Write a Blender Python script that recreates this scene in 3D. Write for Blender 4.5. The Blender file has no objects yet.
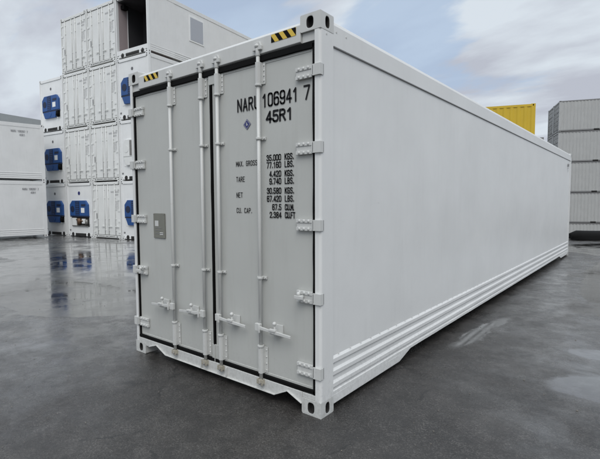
import bpy, bmesh, math, random
from mathutils import Vector, Matrix, noise
random.seed(7)
S = bpy.context.scene
C = S.collection
R = math.radians

# ------------------------------------------------------------------ camera
CAM = Vector((1.82061, -2.51756, 1.58353))
YAW, PITCH, ROLL, FPX = -0.673345, -0.0657513, -0.0043981, 439.745
fwd = Vector((math.sin(YAW)*math.cos(PITCH), math.cos(YAW)*math.cos(PITCH), math.sin(PITCH)))
rt = Vector((math.cos(YAW), -math.sin(YAW), 0))
up = rt.cross(fwd)
rt2 = rt*math.cos(ROLL) + up*math.sin(ROLL)
up2 = -rt*math.sin(ROLL) + up*math.cos(ROLL)
cd = bpy.data.cameras.new('camera'); cam = bpy.data.objects.new('camera', cd); C.objects.link(cam)
m = Matrix.Identity(4)
for i in range(3):
    m[i][0] = rt2[i]; m[i][1] = up2[i]; m[i][2] = -fwd[i]; m[i][3] = CAM[i]
cam.matrix_world = m
cd.sensor_width = 36.0; cd.lens = 36.0*FPX/600.0
cd.shift_y = 1.0/600.0
cd.clip_start = 0.05; cd.clip_end = 3000
S.camera = cam

# ------------------------------------------------------------------ world: sky texture behind broken cloud
SUN_EL, SUN_AZ = R(50), R(142)          # azimuth clockwise from +Y
w = bpy.data.worlds.new('World'); S.world = w; w.use_nodes = True
nt = w.node_tree; N = nt.nodes; L = nt.links
for n in list(N): N.remove(n)
wo = N.new('ShaderNodeOutputWorld'); bg = N.new('ShaderNodeBackground'); bg.inputs['Strength'].default_value = 0.1
L.new(bg.outputs[0], wo.inputs[0])
sky = N.new('ShaderNodeTexSky'); sky.sky_type = 'NISHITA'; sky.sun_disc = False
sky.sun_elevation = SUN_EL; sky.sun_rotation = SUN_AZ; sky.air_density = 1.0; sky.dust_density = 1.5; sky.ozone_density = 1.5
GAP1, GAP2 = (-0.792, 0.686, 0.431), (-0.461, 0.946, 0.377)     # directions of the two breaks in the cloud
tc = N.new('ShaderNodeTexCoord')
# cloud layer seen on a flat ceiling: divide direction by its height
sep = N.new('ShaderNodeSeparateXYZ'); L.new(tc.outputs['Generated'], sep.inputs[0])
def wm(op, a, b=None, c=None, clamp=False):
    n = N.new('ShaderNodeMath'); n.operation = op; n.use_clamp = clamp
    for i, v in enumerate((a, b, c)):
        if v is None: continue
        if isinstance(v, (int, float)): n.inputs[i].default_value = v
        else: L.new(v, n.inputs[i])
    return n.outputs[0]
zz = wm('ADD', wm('MAXIMUM', sep.outputs[2], 0.0), 0.22)
cmb = N.new('ShaderNodeCombineXYZ')
L.new(wm('DIVIDE', sep.outputs[0], zz), cmb.inputs[0]); L.new(wm('DIVIDE', sep.outputs[1], zz), cmb.inputs[1])
mp = N.new('ShaderNodeMapping'); mp.inputs['Rotation'].default_value = (0, 0, R(28)); mp.inputs['Scale'].default_value = (1.0, 1.9, 1)
mp.inputs['Location'].default_value = (3.3, 1.2, 0)
L.new(cmb.outputs[0], mp.inputs[0])
n1 = N.new('ShaderNodeTexNoise'); n1.inputs['Scale'].default_value = 1.7; n1.inputs['Detail'].default_value = 9; n1.inputs['Roughness'].default_value = 0.56; n1.inputs['Distortion'].default_value = 0.35
L.new(mp.outputs[0], n1.inputs['Vector'])
rp = N.new('ShaderNodeValToRGB'); rp.color_ramp.elements[0].position = 0.38; rp.color_ramp.elements[1].position = 0.55
rp.color_ramp.interpolation = 'EASE'
n2 = N.new('ShaderNodeTexNoise'); n2.inputs['Scale'].default_value = 1.5; n2.inputs['Detail'].default_value = 6; n2.inputs['Roughness'].default_value = 0.5
L.new(mp.outputs[0], n2.inputs['Vector'])
cr = N.new('ShaderNodeValToRGB')
cr.color_ramp.elements[0].position = 0.38; cr.color_ramp.elements[0].color = (5.4, 5.7, 6.5, 1)
cr.color_ramp.elements[1].position = 0.57; cr.color_ramp.elements[1].color = (7.6, 8.3, 9.0, 1)
L.new(n2.outputs['Fac'], cr.inputs[0])
# lift the clear-sky blue slightly so holes in the cloud read as pale blue
bl = N.new('ShaderNodeMix'); bl.data_type = 'RGBA'; bl.inputs['Factor'].default_value = 0.72
L.new(sky.outputs[0], bl.inputs['A']); bl.inputs['B'].default_value = (5.3, 6.9, 9.2, 1)
mx = N.new('ShaderNodeMix'); mx.data_type = 'RGBA'
def gap(dx, dy, dz, lo):
    v = Vector((dx, dy, dz)).normalized()
    n = N.new('ShaderNodeVectorMath'); n.operation = 'DOT_PRODUCT'; L.new(tc.outputs['Generated'], n.inputs[0]); n.inputs[1].default_value = v
    return wm('DIVIDE', wm('SUBTRACT', n.outputs['Value'], lo, clamp=True), 1-lo)
gp = wm('MAXIMUM', gap(*GAP1, .962), gap(*GAP2, .985))
nn_ = wm('SUBTRACT', wm('ADD', n1.outputs['Fac'], 0.13), wm('MULTIPLY', gp, 0.36))
L.new(nn_, rp.inputs[0])
cov = wm('ADD', wm('MULTIPLY', rp.outputs[0], 0.68), 0.30, clamp=True)
# cloud closes up towards the horizon
hz = wm('SUBTRACT', 1.0, wm('MULTIPLY', wm('MAXIMUM', sep.outputs[2], 0.0), 3.2), clamp=True)
L.new(wm('MAXIMUM', cov, hz), mx.inputs['Factor'])
L.new(bl.outputs['Result'], mx.inputs['A']); L.new(cr.outputs[0], mx.inputs['B'])
# an overcast sky is brighter overhead than at the horizon
zen = wm('ADD', 0.92, wm('MULTIPLY', wm('SUBTRACT', wm('MAXIMUM', sep.outputs[2], 0.0), 0.42, clamp=True), 1.9))
vs = N.new('ShaderNodeVectorMath'); vs.operation = 'SCALE'; L.new(mx.outputs['Result'], vs.inputs[0]); L.new(zen, vs.inputs['Scale'])
L.new(vs.outputs[0], bg.inputs['Color'])

sd = bpy.data.lights.new('sun', 'SUN'); sd.energy = 1.5; sd.angle = R(35); sd.color = (1.0, 0.965, 0.92)
so = bpy.data.objects.new('sun', sd); C.objects.link(so)
sdir = Vector((math.sin(SUN_AZ)*math.cos(SUN_EL), math.cos(SUN_AZ)*math.cos(SUN_EL), math.sin(SUN_EL)))
so.rotation_euler = sdir.to_track_quat('Z', 'Y').to_euler(); so.location = (5, -10, 20)

S.view_settings.view_transform = 'Standard'; S.view_settings.look = 'None'
S.view_settings.gamma = 1.0; S.view_settings.exposure = 0.0; S.view_settings.use_curve_mapping = False
S.render.engine = 'CYCLES'
S.render.resolution_x = 1024; S.render.resolution_y = 783

# ------------------------------------------------------------------ materials
class NT:
    def __init__(s, name):
        s.m = bpy.data.materials.new(name); s.m.use_nodes = True; s.t = s.m.node_tree
        s.N = s.t.nodes; s.L = s.t.links; s.b = s.N['Principled BSDF']
    def new(s, t, **k):
        n = s.N.new(t)
        for a, v in k.items(): setattr(n, a, v)
        return n
    def inp(s, sock, v):
        if hasattr(v, 'is_output') or isinstance(v, bpy.types.NodeSocket): s.L.new(v, sock)
        else: sock.default_value = v
    def math(s, op, a, b=None, c=None, clamp=False):
        n = s.new('ShaderNodeMath', operation=op, use_clamp=clamp)
        for i, v in enumerate((a, b, c)):
            if v is not None: s.inp(n.inputs[i], v)
        return n.outputs[0]
    def obj(s):
        if not hasattr(s, '_tc'): s._tc = s.new('ShaderNodeTexCoord').outputs['Object']
        return s._tc
    def noise(s, scale, detail=4, rough=0.5, vec=None, vscale=None, dist=0):
        v = vec or s.obj()
        if vscale:
            mp = s.new('ShaderNodeMapping'); mp.inputs['Scale'].default_value = vscale; s.L.new(v, mp.inputs[0]); v = mp.outputs[0]
        n = s.new('ShaderNodeTexNoise'); s.L.new(v, n.inputs['Vector'])
        n.inputs['Scale'].default_value = scale; n.inputs['Detail'].default_value = detail
        n.inputs['Roughness'].default_value = rough; n.inputs['Distortion'].default_value = dist
        return n.outputs['Fac']
    def ramp(s, v, a, b, ca=(0, 0, 0, 1), cb=(1, 1, 1, 1)):
        n = s.new('ShaderNodeValToRGB'); n.color_ramp.elements[0].position = a; n.color_ramp.elements[1].position = b
        n.color_ramp.elements[0].color = ca; n.color_ramp.elements[1].color = cb; s.L.new(v, n.inputs[0]); return n.outputs[0]
    def mix(s, f, a, b):
        n = s.new('ShaderNodeMix', data_type='RGBA'); s.inp(n.inputs['Factor'], f); s.inp(n.inputs['A'], a); s.inp(n.inputs['B'], b)
        return n.outputs['Result']
    def bump(s, h, strength, dist, normal=None):
        n = s.new('ShaderNodeBump'); n.inputs['Strength'].default_value = strength; n.inputs['Distance'].default_value = dist
        s.L.new(h, n.inputs['Height'])
        if normal: s.L.new(normal, n.inputs['Normal'])
        return n.outputs[0]

def paint(name, col, rough=0.38, dirt=0.25, dirtcol=(0.22, 0.2, 0.17, 1), wavy=0.4, metal=0.0, coat=0.0, rusty=0.0, splash=0.0):
    t = NT(name)
    c = tuple(col) + (1,)
    big = t.noise(1.3, 5, 0.6)
    dark = tuple(x*0.93 for x in col) + (1,)
    base = t.mix(t.ramp(big, 0.35, 0.7), c, dark)
    streak = t.noise(3.0, 6, 0.65, vscale=(5, 5, 0.5))
    speck = t.noise(40, 3, 0.6)
    d = t.math('MULTIPLY', t.ramp(streak, 0.52, 0.85), dirt)
    d = t.math('ADD', d, t.math('MULTIPLY', t.ramp(speck, 0.66, 0.74), dirt*0.6), clamp=True)
    base = t.mix(d, base, dirtcol)
    if rusty:
        ru = t.ramp(t.noise(9, 6, 0.7), 0.66, 0.72)
        base = t.mix(t.math('MULTIPLY', ru, rusty), base, (0.16, 0.07, 0.03, 1))
    if splash:
        # fine road-splash speckle that thins out above knee height
        sz = t.new('ShaderNodeSeparateXYZ'); t.L.new(t.obj(), sz.inputs[0])
        hgt = t.math('SUBTRACT', 1.0, t.math('DIVIDE', sz.outputs[2], .75), clamp=True)
        sp = t.math('ADD', t.noise(34, 6, .75), t.math('MULTIPLY', t.math('SUBTRACT', hgt, .5), .25))
        base = t.mix(t.math('MULTIPLY', t.math('MULTIPLY', t.ramp(sp, .56, .66), splash), hgt), base, (.13, .12, .10, 1))
        mk_ = t.ramp(t.noise(1.7, 8, .75, vscale=(1, .6, 3.5)), .66, .70)
        base = t.mix(t.math('MULTIPLY', mk_, .22), base, (.33, .33, .32, 1))
    t.L.new(base, t.b.inputs['Base Color'])
    rr = t.math('ADD', rough-0.06, t.math('MULTIPLY', t.noise(6, 4, 0.6), 0.16))
    t.L.new(rr, t.b.inputs['Roughness'])
    t.b.inputs['Metallic'].default_value = metal
    nb = t.bump(t.noise(2.2, 2, 0.4), wavy*0.25, 0.012)
    nb = t.bump(t.noise(160, 2, 0.5), 0.06, 0.001, nb)
    t.L.new(nb, t.b.inputs['Normal'])
    return t.m
def flat(name, col, rough=0.5, metal=0.0, var=0.15):
    t = NT(name); c = tuple(col)+(1,)
    t.L.new(t.mix(t.noise(14, 4, 0.6), c, tuple(x*(1-var) for x in col)+(1,)), t.b.inputs['Base Color'])
    t.b.inputs['Roughness'].default_value = rough; t.b.inputs['Metallic'].default_value = metal
    return t.m

M = {}
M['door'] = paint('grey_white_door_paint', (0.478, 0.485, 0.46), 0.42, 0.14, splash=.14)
M['side'] = paint('grey_white_paint_lit_side', (0.715, 0.72, 0.705), 0.34, 0.07, wavy=0.8, splash=.16)  # same paint as the doors, colour lightened to hold the side's stronger light
M['frame'] = paint('grey_white_frame_paint', (0.575, 0.58, 0.56), 0.36, 0.24, rusty=0.2, splash=.18)
M['rubber'] = flat('black_rubber', (0.004, 0.004, 0.004), 0.8); M['rubber'].node_tree.nodes['Principled BSDF'].inputs['Specular IOR Level'].default_value = .15
M['ink'] = flat('black_lettering', (0.012, 0.012, 0.014), 0.6)
M['ink'].node_tree.nodes['Principled BSDF'].inputs['Specular IOR Level'].default_value = .2
M['navy'] = flat('navy_print', (0.03, 0.035, 0.16), 0.5)
M['hole'] = flat('dark_recess', (0.02, 0.019, 0.018), 0.8)
M['zinc'] = flat('yellow_zinc', (0.58, 0.54, 0.44), 0.4, 0.3, 0.4)
M['plate'] = flat('aluminium_data_plate', (0.24, 0.24, 0.205), 0.5, 0.3)
M['hyellow'] = flat('hazard_yellow', (0.72, 0.5, 0.06), 0.45)
M['under'] = flat('dark_underframe', (0.05, 0.05, 0.05), 0.7)
M['white'] = paint('white_container_paint', (0.80, 0.81, 0.80), 0.4, 0.14, wavy=0.5, rusty=0.03)
M['white2'] = paint('worn_white_container_paint', (0.76, 0.77, 0.75), 0.45, 0.24, wavy=0.6, rusty=0.12)
M['whiteside'] = paint('white_side_paint', (0.73, 0.735, 0.725), 0.42, 0.12, wavy=0.5)
M['greyink'] = flat('faded_grey_lettering', (0.14, 0.14, 0.15), 0.6)
M['paleink'] = flat('pale_faded_lettering', (0.30, 0.30, 0.31), 0.6)
M['blue'] = paint('blue_unit_paint', (0.012, 0.072, 0.25), 0.4, 0.5, (0.02, 0.02, 0.03, 1))
M['dblue'] = paint('dark_blue_unit_paint', (0.007, 0.016, 0.05), 0.5, 0.3, (0.02, 0.02, 0.02, 1))
M['steel'] = flat('dull_machinery_steel', (0.30, 0.29, 0.27), 0.5, 0.4, 0.5)
M['copper'] = flat('brown_pipework', (0.16, 0.09, 0.05), 0.5, 0.4, 0.4)
M['grey_ct'] = paint('grey_corrugated_paint', (0.42, 0.425, 0.415), 0.5, 0.5, (0.2, 0.18, 0.16, 1), rusty=0.2)
M['grey_end'] = paint('grey_container_end_paint', (0.52, 0.52, 0.50), 0.55, 0.6, (0.2, 0.18, 0.16, 1), rusty=0.3)
M['joint'] = flat('grey_rail_steel', (0.22, 0.22, 0.22), 0.6)
M['yellow'] = paint('yellow_container_paint', (0.60, 0.41, 0.02), 0.42, 0.22, (0.25, 0.14, 0.03, 1))
M['roofgrey'] = paint('grey_cladding', (0.36, 0.38, 0.38), 0.6, 0.2)
M['darkin'] = flat('dark_bare_interior', (0.045, 0.045, 0.048), 0.5)
M['greyin'] = flat('grey_inner_lining', (0.40, 0.34, 0.34), 0.5)
M['glass'] = flat('grey_shutter', (0.42, 0.44, 0.48), 0.35)
M['tarp'] = flat('black_tarpaulin', (0.005, 0.005, 0.005), 0.85); M['tarp'].node_tree.nodes['Principled BSDF'].inputs['Specular IOR Level'].default_value = .15

# ------------------------------------------------------------------ mesh helpers
class MB:
    def __init__(s): s.b = bmesh.new(); s.mats = []
    def mi(s, m):
        if m is None: return 0
        if m not in s.mats: s.mats.append(m)
        return s.mats.index(m)
    def face(s, vs, mi=0, smooth=False):
        try:
            f = s.b.faces.new(vs); f.material_index = mi; f.smooth = smooth; return f
        except ValueError: return None
    def box(s, x0, y0, z0, x1, y1, z1, m=None, taper=None):
        i = s.mi(m)
        if x0 > x1: x0, x1 = x1, x0
        if y0 > y1: y0, y1 = y1, y0
        if z0 > z1: z0, z1 = z1, z0
        v = [s.b.verts.new(p) for p in ((x0,y0,z0),(x1,y0,z0),(x1,y1,z0),(x0,y1,z0),(x0,y0,z1),(x1,y0,z1),(x1,y1,z1),(x0,y1,z1))]
        for f in ((0,3,2,1),(4,5,6,7),(0,1,5,4),(1,2,6,5),(2,3,7,6),(3,0,4,7)): s.face([v[k] for k in f], i)
        return s
    def tube(s, a, b, r, n=14, m=None, r2=None, cap=True):
        a = Vector(a); b = Vector(b); d = (b-a).normalized()
        x = d.orthogonal().normalized(); y = d.cross(x); i = s.mi(m); r2 = r if r2 is None else r2
        A = [s.b.verts.new(a+(x*math.cos(t)+y*math.sin(t))*r) for t in (2*math.pi*k/n for k in range(n))]
        B = [s.b.verts.new(b+(x*math.cos(t)+y*math.sin(t))*r2) for t in (2*math.pi*k/n for k in range(n))]
        for k in range(n): s.face((A[k], A[(k+1)%n], B[(k+1)%n], B[k]), i, True)
        if cap: s.face(A[::-1], i); s.face(B, i)
        return s
    def path(s, pts, r, n=10, m=None):
        for a, b in zip(pts, pts[1:]): s.tube(a, b, r, n, m)
        for p in pts[1:-1]: s.ball(p, r*1.0, m)
        return s
    def ball(s, c, r, m=None, seg=10, sc=(1,1,1)):
        i = s.mi(m)
        g = bmesh.ops.create_uvsphere(s.b, u_segments=seg, v_segments=max(6, seg//2+2), radius=r)
        for v in g['verts']: v.co = Vector((v.co.x*sc[0], v.co.y*sc[1], v.co.z*sc[2])) + Vector(c)
        fs = {f for v in g['verts'] for f in v.link_faces}
        for f in fs: f.material_index = i; f.smooth = True
        return s
    def prism(s, pts, axis, a, b, m=None, smooth=False):
        """2D polygon pts extruded along axis from a to b. axis 'y': pts=(x,z); 'x': pts=(y,z); 'z': (x,y)"""
        i = s.mi(m)
        def P(p, t):
            return {'y': (p[0], t, p[1]), 'x': (t, p[0], p[1]), 'z': (p[0], p[1], t)}[axis]
        A = [s.b.verts.new(P(p, a)) for p in pts]; B = [s.b.verts.new(P(p, b)) for p in pts]
        n = len(pts)
        for k in range(n): s.face((A[k], A[(k+1)%n], B[(k+1)%n], B[k]), i, smooth)
        s.face(A[::-1], i); s.face(B, i)
        return s
    def build(s, name, mat=None, parent=None, bevel=0, seg=2, loc=None):
        bmesh.ops.recalc_face_normals(s.b, faces=s.b.faces[:])
        me = bpy.data.meshes.new(name); s.b.to_mesh(me); s.b.free()
        for mm in (s.mats or [mat]): me.materials.append(mm)
        o = bpy.data.objects.new(name, me); C.objects.link(o)
        if parent: o.parent = parent
        if loc: o.location = loc
        if bevel:
            bv = o.modifiers.new('bevel', 'BEVEL'); bv.width = bevel; bv.segments = seg; bv.limit_method = 'ANGLE'; bv.angle_limit = R(35)
            bv.harden_normals = False
        return o
def tag(o, label=None, cat=None, group=None, kind=None):
    if label: o['label'] = label
    if cat: o['category'] = cat
    if group: o['group'] = group
    if kind: o['kind'] = kind
    return o
def empty(name, loc=(0, 0, 0), rz=0):
    o = bpy.data.objects.new(name, None); C.objects.link(o); o.location = loc; o.rotation_euler = (0, 0, rz); o.empty_display_size = .3
    return o
def kids(o): return [c for c in bpy.data.objects if c.parent == o]
def copy_tree(o, parent=None):
    c = o.copy(); C.objects.link(c)
    if parent: c.parent = parent
    for k in kids(o): copy_tree(k, c)
    return c

# --- stroke lettering (condensed stencil-like), glyph box: width 1, height 1
def arc(cx, cy, rx, ry, a0, a1, n=5): return [(cx+rx*math.cos(R(a0+(a1-a0)*k/n)), cy+ry*math.sin(R(a0+(a1-a0)*k/n))) for k in range(n+1)]
def rrect(): return arc(.65,.8,.35,.2,0,90)+arc(.35,.8,.35,.2,90,180)+arc(.35,.2,.35,.2,180,270)+arc(.65,.2,.35,.2,270,360)+[(1,.8)]
G = {
 '0':[rrect()], 'O':[rrect()], '1':[[(.2,.78),(.6,1),(.6,0)]],
 '2':[arc(.35,.75,.35,.25,180,90)+arc(.65,.75,.35,.25,90,-30)+[(0,0),(1,0)]],
 '3':[arc(.35,.78,.35,.22,180,90)+arc(.62,.78,.35,.22,90,-90)+[(.4,.56)], [(.4,.56)]+arc(.62,.28,.38,.28,90,-90)+arc(.35,.22,.35,.22,270,180)],
 '4':[[(.75,0),(.75,1),(0,.28),(1.05,.28)]],
 '5':[[(.95,1),(.1,1),(.06,.56)]+arc(.6,.3,.4,.3,90,-90)+arc(.35,.22,.35,.22,270,180)],
 '6':[arc(.65,.8,.35,.2,10,90)+arc(.35,.8,.35,.2,90,180)+arc(.35,.2,.35,.2,180,270)+arc(.65,.2,.35,.2,270,360)+arc(.65,.4,.35,.18,0,90)+[(.35,.58),(.05,.5)]],
 '7':[[(0,1),(1,1),(.35,0)]],
 '8':[arc(.65,.8,.3,.2,0,90)+arc(.35,.8,.3,.2,90,180)+arc(.35,.74,.3,.2,180,270)+arc(.35,.2,.35,.22,130,270)+arc(.65,.2,.35,.22,-90,50)+arc(.65,.74,.3,.2,-90,0)+[(.95,.8)], [(.3,.53),(.7,.53)]],
 '9':[arc(.35,.2,.35,.2,190,270)+arc(.65,.2,.35,.2,270,360)+arc(.65,.8,.35,.2,0,90)+arc(.35,.8,.35,.2,90,180)+arc(.35,.6,.35,.18,180,270)+[(.65,.42),(.95,.5)]],
 'N':[[(0,0),(0,1),(1,0),(1,1)]], 'A':[[(0,0),(.5,1),(1,0)],[(.2,.3),(.8,.3)]],
 'R':[[(0,0),(0,1),(.5,1)]+arc(.6,.76,.36,.24,90,-90)+[(.05,.52)],[(.5,.52),(1,0)]],
 'U':[[(0,1),(0,.25)]+arc(.35,.22,.35,.22,180,270)+arc(.65,.22,.35,.22,270,360)+[(1,1)]],
 'L':[[(0,1),(0,0),(.9,0)]], 'K':[[(0,0),(0,1)],[(1,1),(.08,.45)],[(.3,.62),(1,0)]],
 'G':[arc(.65,.8,.35,.2,0,90)+arc(.35,.8,.35,.2,90,180)+arc(.35,.2,.35,.2,180,270)+arc(.65,.2,.35,.2,270,360)+[(1,.48),(.55,.48)]],
 'S':[arc(.65,.8,.35,.2,10,90)+arc(.35,.76,.35,.24,90,260)+arc(.65,.26,.35,.26,80,-90)+arc(.35,.2,.35,.2,270,190)],
 'B':[[(0,0),(0,1),(.5,1)]+arc(.58,.77,.34,.23,90,-90)+[(.05,.53)],[(.5,.53)]+arc(.6,.27,.38,.26,90,-90)+[(0,0)]],
 'C':[arc(.65,.8,.35,.2,-10,90)+arc(.35,.8,.35,.2,90,180)+arc(.35,.2,.35,.2,180,270)+arc(.65,.2,.35,.2,270,370)],
 'M':[[(0,0),(0,1),(.6,.3),(1.2,1),(1.2,0)]], 'T':[[(0,1),(1,1)],[(.5,1),(.5,0)]], 'E':[[(1,1),(0,1),(0,0),(1,0)],[(0,.52),(.85,.52)]],
 'F':[[(1,1),(0,1),(0,0)],[(0,.52),(.85,.52)]], 'P':[[(0,0),(0,1),(.55,1)]+arc(.62,.75,.36,.25,90,-90)+[(.05,.5)]],
 'X':[[(0,0),(1,1)],[(0,1),(1,0)]], '.':[[(.3,0),(.3,.11)]], ' ':[],
}
def text(mb, s, x, z, h, gw, pitch, t, y, dx=(1, 0, 0), m=None, align='l'):
    """lettering as flat ink on a vertical face; dx = reading direction"""
    dx = Vector(dx); i = mb.mi(m); nrm = Vector((dx.y, -dx.x, 0))
    adv = [(pitch*0.5 if ch == '.' else pitch) for ch in s]
    if align == 'r': x = x - sum(adv) + (pitch-gw)
    cur = x
    base = Vector((0, y, 0)) if isinstance(y, (int, float)) else Vector(y)
    k = 0
    for ch, ad in zip(s, adv):
        for st in G[ch]:
            P = [Vector((p[0]*(gw if ch != '.' else gw*.5), p[1]*(h-t)+t/2)) for p in st]
            def W(p, o): return base + nrm*o + dx*(cur+p.x) + Vector((0, 0, z+p.y))
            for a in range(len(P)-1):
                u = (P[a+1]-P[a]); 
                if u.length < 1e-6: continue
                u.normalize(); q = Vector((-u.y, u.x))*t/2
                A = P[a] - (u*t/2 if a == 0 else u*0); B = P[a+1] + (u*t/2 if a == len(P)-2 else u*0)
                mb.face([mb.b.verts.new(W(c, 0)) for c in (A-q, B-q, B+q, A+q)], i)
                if a: mb.face([mb.b.verts.new(W(P[a]+Vector((math.cos(R(g)), math.sin(R(g))))*t/2, .0003)) for g in range(0, 360, 45)], i)
        cur += ad
    return mb

def holeplate(mb, O, U, V, Wn, w_, h_, cx, cy, hx, hy, depth, i0, i1, n=24):
    """rectangle w_ x h_ at origin O spanned by unit U,V; outward normal Wn; stadium hole with recess"""
    ca = [math.atan2(y-cy, x-cx) for x, y in ((0,0),(w_,0),(w_,h_),(0,h_))]
    an = sorted([2*math.pi*k/n-math.pi+.01 for k in range(n)]+ca)
    rim, hol, inn = [], [], []
    for a in an:
        c, s = math.cos(a), math.sin(a)
        ts = []
        if c > 1e-9: ts.append((w_-cx)/c)
        if c < -1e-9: ts.append(-cx/c)
        if s > 1e-9: ts.append((h_-cy)/s)
        if s < -1e-9: ts.append(-cy/s)
        t = min(ts); rim.append((cx+c*t, cy+s*t))
        k = (abs(c/hx)**3+abs(s/hy)**3)**(-1/3.0); hol.append((cx+c*k, cy+s*k))
    def P(p, d=0): return mb.b.verts.new(O+U*p[0]+V*p[1]-Wn*d)
    A = [P(p) for p in rim]; B = [P(p) for p in hol]; D = [P(p, depth) for p in hol]
    K = len(an)
    for k in range(K):
        mb.face((A[k], A[(k+1)%K], B[(k+1)%K], B[k]), i0)
        mb.face((B[k], B[(k+1)%K], D[(k+1)%K], D[k]), i1 if depth > .03 else i0)
    mb.face(D, i1)
def casting(parent, x, y, z, sx, sy, top, mat, name='corner_casting', bevel=.007, dx=.178, dy=.162, dz=.118):
    """outer corner at x,y,z; body goes inward along sx, sy (+-1)"""
    mb = MB(); i0 = mb.mi(mat); i1 = mb.mi(M['hole'])
    z0 = z; X, Y, Z = Vector((1,0,0)), Vector((0,1,0)), Vector((0,0,1))
    xa, xb = (x, x+sx*dx); ya, yb = (y, y+sy*dy)
    x0 = min(xa, xb); y0 = min(ya, yb)
    # outer end face (normal -sy*Y at y), hole centre about 0.089 from the outer corner
    cx = .092 if sx > 0 else dx-.092
    holeplate(mb, Vector((x0, y, z0)), X, Z, Y*(-sy), dx, dz, cx, .058, .027, .036, .045, i0, i1)
    cy = .085 if sy > 0 else dy-.085
    holeplate(mb, Vector((x, y0, z0)), Y, Z, X*(-sx), dy, dz, cy, .058, .022, .036, .04, i0, i1)
    # remaining faces
    def q(a, b, c, d): mb.face([mb.b.verts.new(v) for v in (a, b, c, d)], i0)
    q((x0,y0,z0),(x0,y0+dy,z0),(x0+dx,y0+dy,z0),(x0+dx,y0,z0)); q((x0,y0,z0+dz),(x0+dx,y0,z0+dz),(x0+dx,y0+dy,z0+dz),(x0,y0+dy,z0+dz))
    yi = yb; xi = xb
    q((x0,yi,z0),(x0,yi,z0+dz),(x0+dx,yi,z0+dz),(x0+dx,yi,z0)); q((xi,y0,z0),(xi,y0,z0+dz),(xi,y0+dy,z0+dz),(xi,y0+dy,z0))
    bmesh.ops.remove_doubles(mb.b, verts=mb.b.verts[:], dist=1e-5)
    return mb.build(name, None, parent, bevel=bevel, seg=3)

# ------------------------------------------------------------------ ground
def sstep(a, b, x):
    t = min(1, max(0, (x-a)/(b-a))); return t*t*(3-2*t)
def gz(x, y):
    d = math.hypot(x+1, y-4)
    z = -0.25*sstep(6, 19, d)*sstep(2, -6, x)
    # the yard steps down to a lower terrace beyond the black bundle
    z = z*(1-sstep(22.5, 27, y)*sstep(-17, -13, x)) - 3.5*sstep(23.0, 29, y+0.25*x)*sstep(-17, -12, x)
    return z
def axis_vals(lo, hi, fine_lo, fine_hi, fs):
    v = []; x = fine_lo
    while x <= fine_hi: v.append(x); x += fs
    s_ = fs; x = fine_hi
    while x < hi: s_ *= 1.35; x += s_; v.append(min(x, hi))
    s_ = fs; x = fine_lo
    while x > lo: s_ *= 1.35; x -= s_; v.insert(0, max(x, lo))
    return v
xs = axis_vals(-900, 900, -26, 14, .5); ys = axis_vals(-700, 1100, -6, 32, .5)
g = MB(); V = [[g.b.verts.new((x, y, gz(x, y)+(noise.noise(Vector((x*.35, y*.35, 0)))*.006 if abs(x) < 30 and abs(y) < 40 else 0))) for y in ys] for x in xs]
for i in range(len(xs)-1):
    for j in range(len(ys)-1): g.face((V[i][j], V[i+1][j], V[i+1][j+1], V[i][j+1]), 0, True)

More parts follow.
